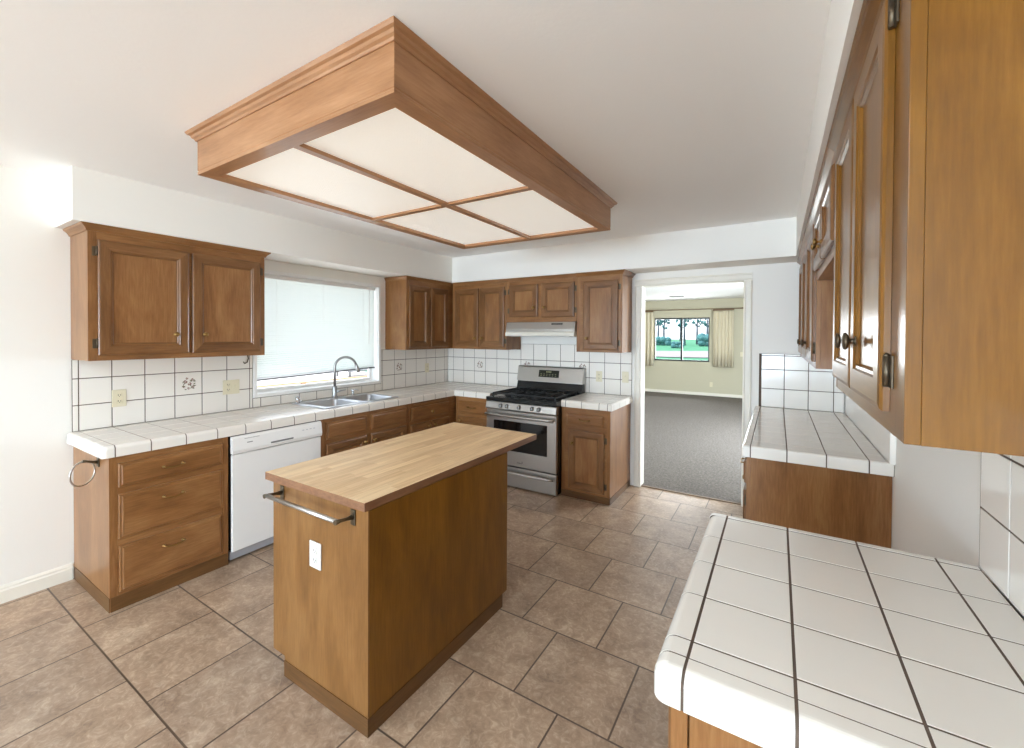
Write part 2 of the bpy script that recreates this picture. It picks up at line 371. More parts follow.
def door(F, root, u0, u1, z0, z1, knob_at=None, hinge_side=None, wd=CAB, hz=(.07, .07), t=1, km=None):
    lo, hi = min(u0, u1), max(u0, u1)
    o = rings(MB(), F, lo, hi, z0, z1, [(i, d*t) for i, d in DOORP], FRAME if wd is CAB else wd, wd['z']).build('door', root)
    if knob_at: knob(F, knob_at[0], knob_at[1], o, .018*t, km)
    if hinge_side is not None:
        u = hinge_side; s = 1 if abs(u-lo) < abs(u-hi) else -1
        for z in (z0+hz[0], z1-hz[1]): hinge(F, u, z, o, s)
    return o
def pull(F, u, z, parent, d=.018, w=.048):
    m = MB()
    for s in (-1, 1):
        m.lathe(F.p(u+s*w, z, d), F.n, [(.009, 0), (.008, .003), (.0045, .006), (.0045, .022)], BRASS, 10)
    m.tube([F.p(u-w*1.12, z+.001, d+.021)]+[F.p(u+w*k/5, z-.007*(1-(k/5)**2), d+.024+.004*(1-(k/5)**2)) for k in range(-5, 6)]+[F.p(u+w*1.12, z+.001, d+.021)], [.003]+[.0045]*11+[.003], BRASS, 8)
    return m.build('pull', parent)
def drawer(F, root, u0, u1, z0, z1, pulled=None, wd=CAB, name='drawer', knb=None):
    o = rings(MB(), F, min(u0, u1), max(u0, u1), z0, z1, DRAWP, wd, wd[F.h]).build(name, root)
    if pulled: pull(F, pulled[0], pulled[1], o)
    if knb: knob(F, knb[0], knb[1], o)
    return o
def carcass(F, root, u0, u1, z0, z1, depth, wd=CAB, solid=False, plinth=True):
    """side panels, bottom and a face frame; F is the front plane"""
    m = MB(); e = .0
    if solid: F.box(m, u0, u1, z0, z1, -depth, -.02, wd['z'])
    else:
        F.box(m, u0, u0+(.018 if u1 > u0 else -.018), z0, z1, -depth, -.02, wd['z']); F.box(m, u1-(.018 if u1 > u0 else -.018), u1, z0, z1, -depth, -.02, wd['z'])
        F.box(m, min(u0, u1)+.02, max(u0, u1)-.02, z0+.08, z0+.098, -depth+.002, -.022, wd[F.h])
    o = m.build('body', root)
    s = 1 if u1 > u0 else -1; g = MB(); w = .035
    F.box(g, u0, u0+s*w, z0, z1, -.02, 0, wd['z'], .0012); F.box(g, u1-s*w, u1, z0, z1, -.02, 0, wd['z'], .0012)
    F.box(g, u0+s*w, u1-s*w, z0, z1, -.0195, -.0005, wd[F.h])
    g.build('face_frame', root)
CROWN = [(0, 2.158), (.006, 2.158), (.009, 2.166), (.012, 2.172), (.026, 2.186), (.030, 2.188), (.034, 2.199), (0, 2.199)]
def cuts(a, b, holes):
    """rectangle a..b (u,z pairs) minus holes -> rectangles"""
    us = sorted({a[0], b[0]} | {min(max(h[i], a[0]), b[0]) for h in holes for i in (0, 1)}); zs = sorted({a[1], b[1]} | {min(max(h[i], a[1]), b[1]) for h in holes for i in (2, 3)})
    out = []
    for u0, u1 in zip(us, us[1:]):
        for z0, z1 in zip(zs, zs[1:]):
            um, zm = (u0+u1)/2, (z0+z1)/2
            if not any(h[0] < um < h[1] and h[2] < zm < h[3] for h in holes): out.append((u0, u1, z0, z1))
    return out
def wall(name, axis, c0, c1, u0, u1, z0, z1, m, holes=()):
    b = MB()
    for (p, q, r, s) in cuts((u0, z0), (u1, z1), holes):
        if axis == 'x': b.box((c0, p, r), (c1, q, s), m)
        else: b.box((p, c0, r), (q, c1, s), m)
    bmesh.ops.remove_doubles(b.bm, verts=b.bm.verts, dist=1e-5)
    return b.build(name, kind='structure')

# ------------------------------------------------------------------ the setting
ZC, ZS, ZT = 2.509, 2.202, .93          # ceiling, soffit underside, counter top
bx(((-.15, -13.65, -.1), (4.4, .03, 0), FLOOR)).build('floor', kind='structure')
bx(((-1.2, .03, -.1), (5.1, 7.95, .004), CARPET)).build('floor_carpet', kind='structure')
bx(((-.15, -13.65, ZC), (4.4, .12, ZC+.1), CEIL)).build('ceiling', kind='structure')
bx(((-1.2, .12, 2.535), (5.1, 7.95, 2.63), CEIL)).build('ceiling_den', kind='structure')
wall('wall_left', 'x', -.15, 0, -13.65, .12, 0, ZC, PAINT, [(-2.5, -1.18, 1.035, 2.09), (-7.8, -5.4, .6, 2.1)])
wall('wall_back', 'y', 0, .12, 0, 4.4, 0, ZC, PAINT, [(2.576, 3.524, -1, 2.08)])
wall('wall_right', 'x', 4.275, 4.4, -13.65, 0, 0, ZC, PAINT)
wall('wall_rear', 'y', -13.65, -13.5, 0, 4.275, 0, ZC, PAINT, [(.15, 4.11, -1, 2.33)])
wall('wall_den_far', 'y', 7.8, 7.95, -1.2, 5.1, 0, 2.535, DENP, [(.85, 2.26, .885, 2.06)])
wall('wall_den_left', 'x', -1.2, -1.05, .12, 7.8, 0, 2.535, DENP)
wall('wall_den_right', 'x', 4.95, 5.1, .12, 7.8, 0, 2.535, DENP, [(1.5, 4.1, .2, 2.2)])
bx(((-1.2, .0, 0), (-.15, .12, 2.535), DENP), ((4.4, 0, 0), (5.1, .12, 2.535), DENP)).build('wall_den_near', kind='structure')
s = MB(); s.box((0, -3.69, ZS), (.358, 0, ZC), PAINT); s.box((.358, -.345, ZS), (3.895, 0, ZC), PAINT); s.box((3.895, -4.0, ZS), (4.275, 0, ZC), PAINT)
s.build('soffit', kind='structure')
b = MB()
b.prism([(0, -13.5, 0), (.016, -13.5, 0), (.016, -13.5, .07), (.011, -13.5, .078), (.011, -13.5, .088), (.004, -13.5, .1), (0, -13.5, .1)], (0, 13.5-3.622, 0), TRIMM)
b.build('baseboard_left', kind='structure')
bx(((-1.05, 7.785, 0), (4.95, 7.8, .08), TRIMM, .004)).build('baseboard_den', kind='structure')
# door casing and jamb
t = MB(); cp = [(0, -.0), (0, -.016), (.012, -.02), (.02, -.014), (.05, -.014), (.06, -.018), (.07, -.012), (.07, 0)]
def casing(x, s):
    t.prism([(x+s*o, y-.0005, 0) for o, y in cp], (0, 0, 2.065), TRIMM)
casing(2.591, -1); casing(3.509, 1)
t.prism([(2.521, y-.0005, 2.065+o) for o, y in cp], (3.579-2.521, 0, 0), TRIMM)
t.box((2.576, .0, 0), (2.591, .12, 2.065), TRIMM); t.box((3.509, 0, 0), (3.524, .12, 2.065), TRIMM); t.box((2.576, 0, 2.065), (3.524, .12, 2.08), TRIMM)
t.build('trim_1', kind='structure')
bx(((2.592, .015, 0), (3.508, .045, .008), RODM, .003)).build('trim_2', kind='structure')
# kitchen window
f = MB(); F0 = Face('left', 0)
rings(f, F0, -2.526, -1.156, 1.012, 2.112, [(0, 0), (0, .012), (.004, .015), (.026, .015), (.03, .012), (.03, -.115), (.03, -.12)], {'z': WHITE, 'y': WHITE})
f.bm.faces.ensure_lookup_table(); f.bm.faces.remove(f.bm.faces[-1])
f.box((-.14, -2.5, 1.04), (-.11, -2.465, 2.085), WHITE, .003); f.box((-.14, -1.215, 1.04), (-.11, -1.18, 2.085), WHITE, .003)
f.box((-.14, -2.465, 1.04), (-.11, -1.215, 1.07), WHITE, .003); f.box((-.14, -2.465, 2.05), (-.11, -1.215, 2.085), WHITE, .003)
f.box((-.127, -2.465, 1.07), (-.123, -1.215, 2.05), GLASS)
f.build('window_1', kind='structure')
# den window
f = MB()
for a, b_ in (((.85, 7.81, .885), (2.26, 7.86, .925)), ((.85, 7.81, 2.02), (2.26, 7.86, 2.06)), ((.85, 7.811, .925), (.88, 7.859, 2.02)), ((2.23, 7.811, .925), (2.26, 7.859, 2.02)), ((1.545, 7.805, .925), (1.595, 7.86, 2.02))):
    f.box(a, b_, ALUM, .003)
f.box((.88, 7.835, .925), (2.23, 7.839, 2.02), GLASS)
f.build('window_2', kind='structure')

# ------------------------------------------------------------------ tile work
PT = .1752
def joints(a, b, j0, p=PT):
    out = [a]; k = math.ceil((a-j0)/p+1e-6)
    while j0+k*p < b-1e-4:
        if j0+k*p > a+1e-4: out.append(j0+k*p)
        k += 1
    return out+[b]
G = .0056
def wall_tiles(mb, F, us, zs, holes=(), t=.009, backing=True):
    """thin glazed tiles with open joints on a grout bed"""
    for (a, b, c, d) in cuts((us[0], zs[0]), (us[-1], zs[-1]), holes):
        F.box(mb, a, b, c, d, .0005, t-.0022, GROUT)
    g = G/2
    for u0, u1 in zip(us, us[1:]):
        for z0, z1 in zip(zs, zs[1:]):
            for (a, b, c, d) in cuts((u0+g, z0+g), (u1-g, z1-g), holes):
                if b-a > .012 and d-c > .008: F.box(mb, a, b, c, d, t-.004, t, TILE, .0011)
def motif(mb, F, u, z, d=.0092):
    """a painted spray of flowers on one tile"""
    R = random.Random(3)
    for (a, b, r) in ((-.02, .015, .014), (.008, -.002, .013), (.025, .03, .01), (-.01, .04, .009), (.03, -.022, .011), (-.03, -.02, .01), (0, -.035, .009)):
        for k in range(5):
            an = k*2*PI/5+R.random(); cx, cz = u+a+math.cos(an)*r*.6, z+b+math.sin(an)*r*.6
            mb.poly([F.p(cx+math.cos(q*PI/4)*r*.42, cz+math.sin(q*PI/4)*r*.42, d+.0002*k) for q in range(8)], PETAL)
    for k in range(14):
        an = R.random()*2*PI; rr = .018+R.random()*.03; cx, cz = u+math.cos(an)*rr, z+math.sin(an)*rr; a2 = R.random()*PI; l_, w_ = .011, .004
        mb.poly([F.p(cx+math.cos(a2)*l_, cz+math.sin(a2)*l_, d+.0012+k*.0001), F.p(cx-math.sin(a2)*w_, cz+math.cos(a2)*w_, d+.0012+k*.0001), F.p(cx-math.cos(a2)*l_, cz-math.sin(a2)*l_, d+.0012+k*.0001), F.p(cx+math.sin(a2)*w_, cz-math.cos(a2)*w_, d+.0012+k*.0001)], LEAF)
ZJ = [ZT, 1.095, 1.265, 1.388]
FL, FB, FR = Face('left', 0), Face('back', 0), Face('right', 4.275)
mb = MB()
uj = [-3.621]+joints(-3.591, -2.53, -3.4305)
wall_tiles(mb, FL, uj, ZJ)
wall_tiles(mb, FL, joints(-2.53, -1.15, -3.4305+.09), [ZT, 1.010])
wall_tiles(mb, FL, joints(-1.15, -.01, -.0085-.07), ZJ)
motif(mb, FL, -2.995, 1.178); motif(mb, FL, -.885, 1.18)
tag(mb.build('tile_backsplash', origin=(0, -2, ZT)), 'white square tile backsplash with brown grout around the sink window', 'backsplash')
mb = MB()
bj = joints(.01, 2.492, .102, .1747)
wall_tiles(mb, FB, [x for x in bj if x <= 1.16], ZJ)
wall_tiles(mb, FB, [x for x in bj if 1.14 <= x <= 2.03], ZJ[:3]+[1.455])
wall_tiles(mb, FB, [x for x in bj if 2.01 <= x], ZJ)
motif(mb, FB, .54, 1.18); motif(mb, FB, 1.235, 1.2); motif(mb, FB, 1.94, 1.2)
tag(mb.build('tile_backsplash', origin=(1.2, 0, ZT)), 'white square tile backsplash with brown grout behind the range', 'backsplash')
mb = MB()
wall_tiles(mb, FB, [3.638, 3.655, 3.83, 4.004, 4.178, 4.25], ZJ+[1.405])
tag(mb.build('tile_backsplash', origin=(3.95, 0, ZT)), 'short tile backsplash with brown grout on the wall right of the doorway', 'backsplash')
mb = MB()
FR.box(mb, -1.66, -.012, ZT, 1.388, .0005, .022, TILE, .002)
FR.box(mb, -1.69, -1.662, ZT, 1.388, .0005, .025, TILE, .004)
tag(mb.build('wall_splash', origin=(4.25, -.85, ZT)), 'smooth glazed splash panel along the right wall behind the far counter', 'backsplash')
mb = MB()
wall_tiles(mb, FR, joints(-4.3, -2.776, -2.958), ZJ, t=.025)
tag(mb.build('tile_backsplash', origin=(4.25, -3.5, ZT)), 'large tile backsplash on the right wall above the nearest counter', 'backsplash')

def field(mb, xs, ys, holes=(), z=ZT, m=CTILE):
    g = G/2
    for x0, x1 in zip(xs, xs[1:]):
        for y0, y1 in zip(ys, ys[1:]):
            for (a, b, c, d) in cuts((x0+g, y0+g), (x1-g, y1-g), holes):
                if b-a > .01 and d-c > .01: mb.box((a, c, z-.006), (b, d, z), m, .0008)
def bed(mb, x0, x1, y0, y1, holes=()):
    for (a, b, c, d) in cuts((x0, y0), (x1, y1), holes): mb.box((a, c, .869), (b, d, ZT-.0013), GROUT)
def cap(mb, x0, x1, y0, y1, rnd, r=.022, z0=.866):
    g = G/2; mb.box((x0+g, y0+g, z0), (x1-g, y1-g, ZT+.001), CTILE, rnd=rnd, r=r)
    e = lambda c: .0035 if c in rnd else 0
    mb.box((x0+e('-x'), y0+e('-y'), z0+.001), (x1-e('+x'), y1-e('+y'), ZT-.0006), GROUT, rnd=rnd, r=r)
SINKH = [(.085, .555, -2.215, -1.425)]
mb = MB()
LY = joints(-3.592, -.6, -3.4305)
bed(mb, .0105, .598, -3.594, -.0105, SINKH); bed(mb, .598, 1.15, -.598, -.0105)
field(mb, [.0105, .08, .255, .43, .602], LY[:-1]+[-.602], SINKH)
field(mb, [.0105, .1, .275, .45, .602], [-.602, -.43, -.255, -.08, -.0105])
field(mb, [.602, .626, .8, .974, 1.15], [-.602, -.43, -.255, -.08, -.0105])
for y0, y1 in zip(LY, LY[1:]): cap(mb, .602, .66, y0, min(y1, -.66) if y1 > -.67 else y1, ['+x'])
xs = [.66, .789, .963, 1.15]
for x0, x1 in zip(xs, xs[1:]): cap(mb, x0, x1, -.66, -.602, ['-y'])
mb.box((.602, -.658, .866), (.662, -.602, ZT+.001), CTILE, .001)
xs = [.0105, .12, .30, .48, .602]
for x0, x1 in zip(xs, xs[1:]): cap(mb, x0, x1, -3.65, -3.592, ['-y'])
cap(mb, .602, .66, -3.65, -3.592, ['-y', '+x'])
tag(mb.build('tile_countertop', origin=(.33, -2, .866)), 'long white tile countertop running from the left end past the sink into the corner', 'countertop')
mb = MB()
bed(mb, 1.99, 2.461, -.598, -.0105)
xs = [1.99, 2.039, 2.204, 2.378, 2.459]
field(mb, xs, [-.602, -.43, -.255, -.08, -.0105])
for x0, x1 in zip(xs, xs[1:]): cap(mb, x0, x1, -.66, -.602, ['-y'])
for y0, y1 in zip([-.602, -.43, -.255, -.08], [-.43, -.255, -.08, -.0105]): cap(mb, 2.459, 2.505, y0, y1, ['+x'], .018)
cap(mb, 2.459, 2.505, -.66, -.602, ['-y', '+x'], .018)
tag(mb.build('tile_countertop', origin=(2.25, -.33, .866)), 'small square tile countertop between the range and the doorway', 'countertop')
mb = MB()
bed(mb, 3.652, 4.252, -1.6, -.0105)
xs = [3.652, 3.8275, 4.003, 4.178, 4.253]
ys = joints(-1.6, -.0105, -.1)
field(mb, xs, ys)
for x0, x1 in zip(xs, xs[1:-1]+[4.275]): cap(mb, x0, x1, -1.66, -1.6, ['-y'], .012)
for y0, y1 in zip(ys, ys[1:]): cap(mb, 3.605, 3.652, y0, y1, ['-x'], .016)
cap(mb, 3.605, 3.652, -1.66, -1.6, ['-y', '-x'], .012)
tag(mb.build('tile_countertop', origin=(3.93, -.83, .866)), 'white tile countertop along the right wall beside the doorway', 'countertop')
mb = MB()
bed(mb, 3.636, 4.25, -3.562, -2.805)
xs = [3.636, 3.8115, 3.987, 4.1625, 4.25]
ys = [-3.56, -3.507, -3.3315, -3.156, -2.9805, -2.805]
field(mb, xs, ys)
for x0, x1 in zip(xs, xs[1:]):
    cap(mb, x0, x1, -3.618, -3.56, ['-y'], .026); cap(mb, x0, x1, -2.805, -2.768, ['+y'], .014)
for y0, y1 in zip(ys, ys[1:]): cap(mb, 3.578, 3.636, y0, y1, ['-x'], .026)
cap(mb, 3.578, 3.636, -3.618, -3.56, ['-y', '-x'], .026); cap(mb, 3.578, 3.636, -2.805, -2.768, ['-x', '+y'], .014)
tag(mb.build('tile_countertop', origin=(3.9, -3.2, .866)), 'nearest white tile countertop with rounded edges in the right foreground', 'countertop')

# ------------------------------------------------------------------ base cabinets
FX = Face('left', .644); FY = Face('back', -.644)
r = thing('drawer_cabinet', 'brown wood base cabinet of three stacked drawers at the left end', 'cabinet', (.32, -3.31, 0))
carcass(FX, r, -3.616, -3.012, 0, .864, .64)
FX.box(MB(), -3.612, -3.014, .0, .08, .0, .004, KICK_SHADE['y'], .001).build('plinth', r)  # strip darkened in its colour for the shade at the floor
MB().box((.02, -3.6185, 0), (.646, -3.6165, .08), KICK_SHADE['x']).build('plinth', r)
drawer(FX, r, -3.578, -3.05, .69, .826, (-3.325, .758)); drawer(FX, r, -3.578, -3.05, .398, .652, (-3.325, .578)); drawer(FX, r, -3.576, -3.052, .098, .36, (-3.325, .282))

r = thing('dishwasher', 'white built-in dishwasher under the tile counter', 'dishwasher', (.32, -2.667, 0))
bx(((.02, -2.997, .1), (.64, -2.338, .862), DARK), ((.02, -2.99, .0), (.58, -2.345, .1), DARK)).build('tub', r)
m = MB(); FX.box(m, -2.998, -2.336, .075, .735, 0, .02, DWW, .006); d = m.build('door', r)
m = MB(); m.prism([FX.p(-2.998, z, dd) for z, dd in ((.742, 0), (.742, .03), (.765, .036), (.845, .024), (.858, .012), (.858, 0))], (0, .662, 0), DWW)
c = m.build('control_panel', r)
m = MB(); FX.box(m, -2.745, -2.575, .766, .778, .028, .038, GREYM, .003); m.tube([FX.p(-2.745+.17*k/8, .764-.006*math.sin(PI*k/8), .037) for k in range(9)], .004, DWW, 8); m.build('latch_handle', c)
FX.box(MB(), -2.905, -2.868, .804, .810, .028, .0305, DKGREY).build('printed_mark', c); FX.box(MB(), -2.92, -2.82, .834, .8365, .022, .027, DKGREY).build('printed_stripe', c)
for k in range(4): FX.box(MB(), -2.5+k*.03, -2.485+k*.03, .812, .817, .027, .0295, DWG).build('button', c)
bx(((.6, -2.998, .012), (.63, -2.336, .07), DWG, .004)).build('kick_plate', r)

r = thing('sink_cabinet', 'brown wood sink base cabinet with two false drawer fronts under the window', 'cabinet', (.32, -1.84, 0))
carcass(FX, r, -2.33, -1.365, 0, .864, .64)
drawer(FX, r, -2.28, -1.872, .69, .832, name='false_front'); drawer(FX, r, -1.828, -1.395, .69, .832, name='false_front')
for a, b_, k in ((-2.28, -1.872, -1.9), (-1.828, -1.395, -1.8)): door(FX, r, a, b_, .1, .655, (k, .60))
r = thing('corner_cabinet', 'brown wood corner base cabinet with a knobbed drawer and pull-out board', 'cabinet', (.32, -.7, 0))
carcass(FX, r, -1.36, -.02, 0, .864, .64)
drawer(FX, r, -1.332, -.745, .682, .815, knb=(-1.035, .745))
FX.box(MB(), -1.29, -.76, .832, .85, .0, .012, CAB['y'], .002).build('pull_out_board', r)
door(FX, r, -1.332, -1.045, .1, .645, (-1.08, .6)); door(FX, r, -1.03, -.745, .1, .645, (-.995, .6))
r = thing('base_cabinet', 'brown wood base cabinet between the corner and the range', 'cabinet', (.9, -.32, 0))
carcass(FY, r, .67, 1.148, 0, .864, .62)
drawer(FY, r, .705, 1.115, .68, .822, (.905, .755)); door(FY, r, .705, 1.115, .1, .645, (.745, .6))
r = thing('base_cabinet', 'narrow brown wood base cabinet with one drawer and door left of the doorway', 'cabinet', (2.24, -.32, 0))
carcass(FY, r, 1.995, 2.484, 0, .864, .63)
FY.box(MB(), 1.999, 2.482, 0, .06, 0, .012, KICK_SHADE['x'], .002).build('plinth', r)  # plinth tone carries the shade near the floor
MB().box((2.4845, -.65, 0), (2.4885, -.03, .06), KICK_SHADE['y']).build('plinth', r)
drawer(FY, r, 2.05, 2.425, .70, .812, (2.237, .76)); door(FY, r, 2.072, 2.43, .085, .652, (2.118, .53), 2.432)
FD = Face('right', 3.632)
r = thing('base_cabinet', 'brown wood base cabinet at the right wall with its bare end panel facing the room', 'cabinet', (3.93, -.82, 0))
m = MB(); m.box((3.632, -1.61, 0), (3.652, -.02, .864), CAB['y']); m.box((3.652, -1.62, 0), (4.273, -1.602, .864), CAB['z']); m.box((3.632, -1.622, 0), (3.652, -1.61, .864), CAB['z'], .001)
m.box((3.652, -.04, 0), (4.273, -.02, .864), CAB['z']); m.box((3.652, -1.6, .09), (4.273, -.04, .108), CAB['y']); m.build('body', r)
for a, b_ in ((-1.6, -1.1), (-1.09, -.58), (-.57, -.06)):
    drawer(FD, r, a, b_, .70, .83, ((a+b_)/2, .765)); door(FD, r, a, b_, .09, .66, (b_-.04, .6), a-.002, hz=(.09, .06))
FN = Face('front', -3.585)
r = thing('base_cabinet', 'brown wood base cabinet under the nearest tile counter', 'cabinet', (3.9, -3.2, 0))
m = MB(); m.box((3.615, -3.575, 0), (4.25, -2.8, .864), CAB['z']); m.build('body', r)
FN.box(MB(), 3.612, 3.642, .0, .864, -.0, .006, CAB['z'], .001).build('stile', r)
FN.box(MB(), 3.645, 4.235, 0, .864, -.009, .004, CAB['z'], .001).build('end_panel', r)
FE = Face('right', 3.615)
for a, b_ in ((-3.55, -3.2), (-3.18, -2.83)): door(FE, r, a, b_, .1, .84, (b_-.04 if a < -3.3 else a+.04, .78))

# ------------------------------------------------------------------ island
r = thing('kitchen_island', 'brown wood kitchen island with a pale butcher block top overhanging one end', 'island', (2.1, -2.7, 0))
m = MB(); m.box((1.795, -3.336, .09), (2.443, -2.35, .875), CAB['z']); m.box((1.885, -3.336, 0), (2.443, -2.40, .09), CAB['z'])
m.build('body', r)
m = MB(); m.prism([(1.795, -3.336, .09), (1.885, -3.336, .09), (1.885, -3.336, 0), (2.451, -3.336, 0), (2.451, -3.336, .875), (1.795, -3.336, .875)], (0, -.008, 0), ISLW); m.build('front_panel', r)
m = MB(); m.prism([(2.443, -3.336, 0), (2.443, -2.40, 0), (2.443, -2.40, .07), (2.443, -2.35, .07), (2.443, -2.35, .875), (2.443, -3.336, .875)], (.008, 0, 0), GOLD_CAST['z']); m.build('side_panel', r)  # same wood as the front; light cast and shade put into its colour
m = bx(((1.749, -3.358, .8755), (2.447, -1.988, .911), BUTCHER, .002)); ke = m.mi(BEDGE)
for f in m.bm.faces:
    f.normal_update()
    if abs(f.normal.z) < .5: f.material_index = ke
m.build('butcher_block_top', r)
MB().box((1.887, -3.3475, 0), (2.452, -3.3445, .072), KICK_SHADE['x']).build('kick_shade_strip', r)  # thin dark strips standing for shade along the island foot
MB().box((2.4515, -3.3475, 0), (2.4545, -2.40, .072), KICK_SHADE['y']).build('kick_shade_strip', r)
# towel bar on it
FI = Face('front', -3.3445)
r = thing('towel_bar', 'metal towel bar screwed to the end of the island', 'towel bar', (2.12, -3.345, .84))
for x in (1.872, 2.365):
    p = FI.box(MB(), x-.014, x+.014, .804, .866, 0, .006, BRONZE, .003)
    p.tube([FI.p(x, .836, .005), FI.p(x, .838, .03), FI.p(x, .842, .06), FI.p(x, .842, .084)], [.011, .007, .007, .010], BRONZE, 10).build('bracket', r)
MB().tube([FI.p(1.872, .842, .073), FI.p(2.365, .842, .073)], .0095, STEEL, 14).build('bar', r)
# outlets
def outlet(F, u, z, label, w=.07, h=.115, m=ALMOND, kind='outlet', double=False, base=.0, group=None, sw=False):
    r = thing('wall_outlet' if not sw else 'light_switch', label, 'outlet' if not sw else 'switch', F.p(u, z, base), group)
    F.box(MB(), u-w/2, u+w/2, z-h/2, z+h/2, base+.0005, base+.006, m, .0025).build('cover_plate', r)
    for c in ([-.023, .023] if double else [0]):
        if sw or (double and c > 0):
            b = F.box(MB(), u+c-.011, u+c+.011, z-.02, z+.02, base+.005, base+.0075, m, .001); F.box(b, u+c-.005, u+c+.005, z-.002, z+.012, base+.007, base+.014, m, .001); b.build('toggle', r)
        else:
            for s in (-.02, .02):
                b = F.box(MB(), u+c-.016, u+c+.016, z+s-.0145, z+s+.0145, base+.005, base+.0078, m, .004)
                F.box(b, u+c-.008, u+c-.005, z+s-.003, z+s+.007, base+.007, base+.0083, SLOT); F.box(b, u+c+.005, u+c+.008, z+s-.003, z+s+.005, base+.007, base+.0083, SLOT)
                F.box(b, u+c-.002, u+c+.002, z+s-.010, z+s-.006, base+.007, base+.0083, SLOT); b.build('socket', r)
    return r
outlet(FI, 2.122, .618, 'white outlet plate on the end of the island under the towel bar', .078, .112, PLATE)
outlet(FL, -3.395, 1.118, 'single almond outlet on the tiles at the left end of the counter', .075, .115, base=.009)
outlet(FL, -2.70, 1.124, 'wide almond double plate on the tiles just left of the sink window', .125, .115, double=True, base=.009)
outlet(FL, -.42, 1.14, 'almond outlet on the tiles between the sink window and the corner', base=.009)
outlet(FB, 2.138, 1.117, 'almond outlet on the tiles just right of the range', base=.009)
outlet(FB, 2.425, 1.125, 'almond switch plate on the tiles beside the doorway casing', base=.009, sw=True)
FF = Face('back', 7.8)
outlet(FF, 2.31, .3, 'low outlet on the far den wall under the curtain')
outlet(FF, 3.01, 1.11, 'light switch on the far den wall right of the curtain', sw=True)
# towel ring on the left cabinet end
r = thing('towel_ring', 'metal towel ring hanging on the bare end of the left drawer cabinet', 'towel ring', (.48, -3.617, .815))
FT = Face('front', -3.6165)
p = FT.box(MB(), .462, .498, .79, .845, 0, .006, BRONZE, .003)
p.tube([FT.p(.48, .818, .005), FT.p(.48, .822, .025), FT.p(.48, .832, .05), FT.p(.48, .836, .068)], [.011, .007, .006, .009], BRONZE, 10).build('bracket', r)
MB().ring((.48, -3.683, .768), (-.5, .866, 0), (0, 0, 1), .068, .0045, STEEL).build('ring', r)

# ------------------------------------------------------------------ sink and fittings
r = thing('kitchen_sink', 'double-bowl stainless steel sink below the window', 'sink', (.32, -1.82, .93))
def rrect(x0, x1, y0, y1, rad, z, n=5):
    out = []
    for cx, cy, a0 in ((x1-rad, y1-rad, 0), (x0+rad, y1-rad, 90), (x0+rad, y0+rad, 180), (x1-rad, y0+rad, 270)):
        for k in range(n+1):
            a = math.radians(a0+90*k/n); out.append((cx+rad*math.cos(a), cy+rad*math.sin(a), z))
    return out
def loops(mb, Ls, m, cap=False):
    k = mb.mi(m); V = [[mb.bm.verts.new(p) for p in L] for L in Ls]; N = len(V[0])
    for a, b in zip(V, V[1:]):
        for j in range(N):
            f = mb.bm.faces.new((a[j], a[(j+1) % N], b[(j+1) % N], b[j])); f.material_index = k; f.smooth = True
    if cap: f = mb.bm.faces.new(V[-1]); f.material_index = k
    return V
m = MB(); k = m.mi(SINKM); zt = .9375
V = loops(m, [rrect(.062, .572, -2.238, -1.402, .03, .9305), rrect(.062, .572, -2.238, -1.402, .03, .935), rrect(.066, .568, -2.234, -1.406, .028, zt)], SINKM)
ed = []
bowls = ((.165, .535, -2.19, -1.845), (.165, .535, -1.795, -1.45))
def loop_edges(L): return [m.bm.edges.get((L[i], L[(i+1) % len(L)])) or m.bm.edges.new((L[i], L[(i+1) % len(L)])) for i in range(len(L))]
ed += loop_edges(V[-1]); tops = []
for b_ in bowls:
    L = [m.bm.verts.new(p) for p in rrect(*b_, .05, zt)]; ed += loop_edges(L); tops.append(L)
o = bmesh.ops.triangle_fill(m.bm, use_beauty=True, use_dissolve=False, edges=ed)
for g in o['geom']:
    if isinstance(g, bmesh.types.BMFace): g.material_index = k
m.build('rim_deck', r)
for (x0, x1, y0, y1) in bowls:
    b_ = MB(); loops(b_, [rrect(x0, x1, y0, y1, .05, zt), rrect(x0+.004, x1-.004, y0+.004, y1-.004, .048, zt-.008), rrect(x0+.012, x1-.012, y0+.012, y1-.012, .045, .79), rrect(x0+.04, x1-.04, y0+.04, y1-.04, .035, .76), rrect(x0+.12, x1-.12, y0+.12, y1-.12, .03, .757)], SINKM, True)
    bo = b_.build('bowl', r)
    MB().lathe(((x0+x1)/2, (y0+y1)/2, .7575), (0, 0, 1), [(.042, 0), (.042, .003), (.03, .003), (.028, .001), (.004, .001)], CHROME, 20).build('drain', bo)
r = thing('kitchen_faucet', 'tall gooseneck steel faucet with side lever at the sink', 'faucet', (.11, -1.81, .9375))
m = MB(); bx0, by0 = .112, -1.815
m.lathe((bx0, by0, .938), (0, 0, 1), [(.03, 0), (.03, .006), (.024, .014), (.021, .03), (.021, .10), (.016, .115)], STEEL2, 20); m.build('base', r)
dx, dy = .62, .785; rr = .098
path = [(bx0, by0, 1.04), (bx0, by0, 1.235)]
for k in range(1, 13):
    a = PI-PI*k/12*.93; path.append((bx0+dx*(rr+rr*math.cos(a)), by0+dy*(rr+rr*math.cos(a)), 1.235+rr*math.sin(a)))
MB().tube(path, .0115, STEEL2, 12).build('gooseneck', r)
e1 = Vector(path[-1]); dr = (e1-Vector(path[-2])).normalized()
MB().tube([e1-dr*.005, e1+dr*.01, e1+dr*.05, e1+dr*.078], [.012, .015, .018, .0165], STEEL2, 14).build('spray_head', r)
MB().tube([(bx0+.015, by0+.012, 1.0), (bx0+.03, by0+.035, 1.004), (bx0+.055, by0+.085, 1.012)], [.012, .008, .006], STEEL2, 10).build('lever', r)
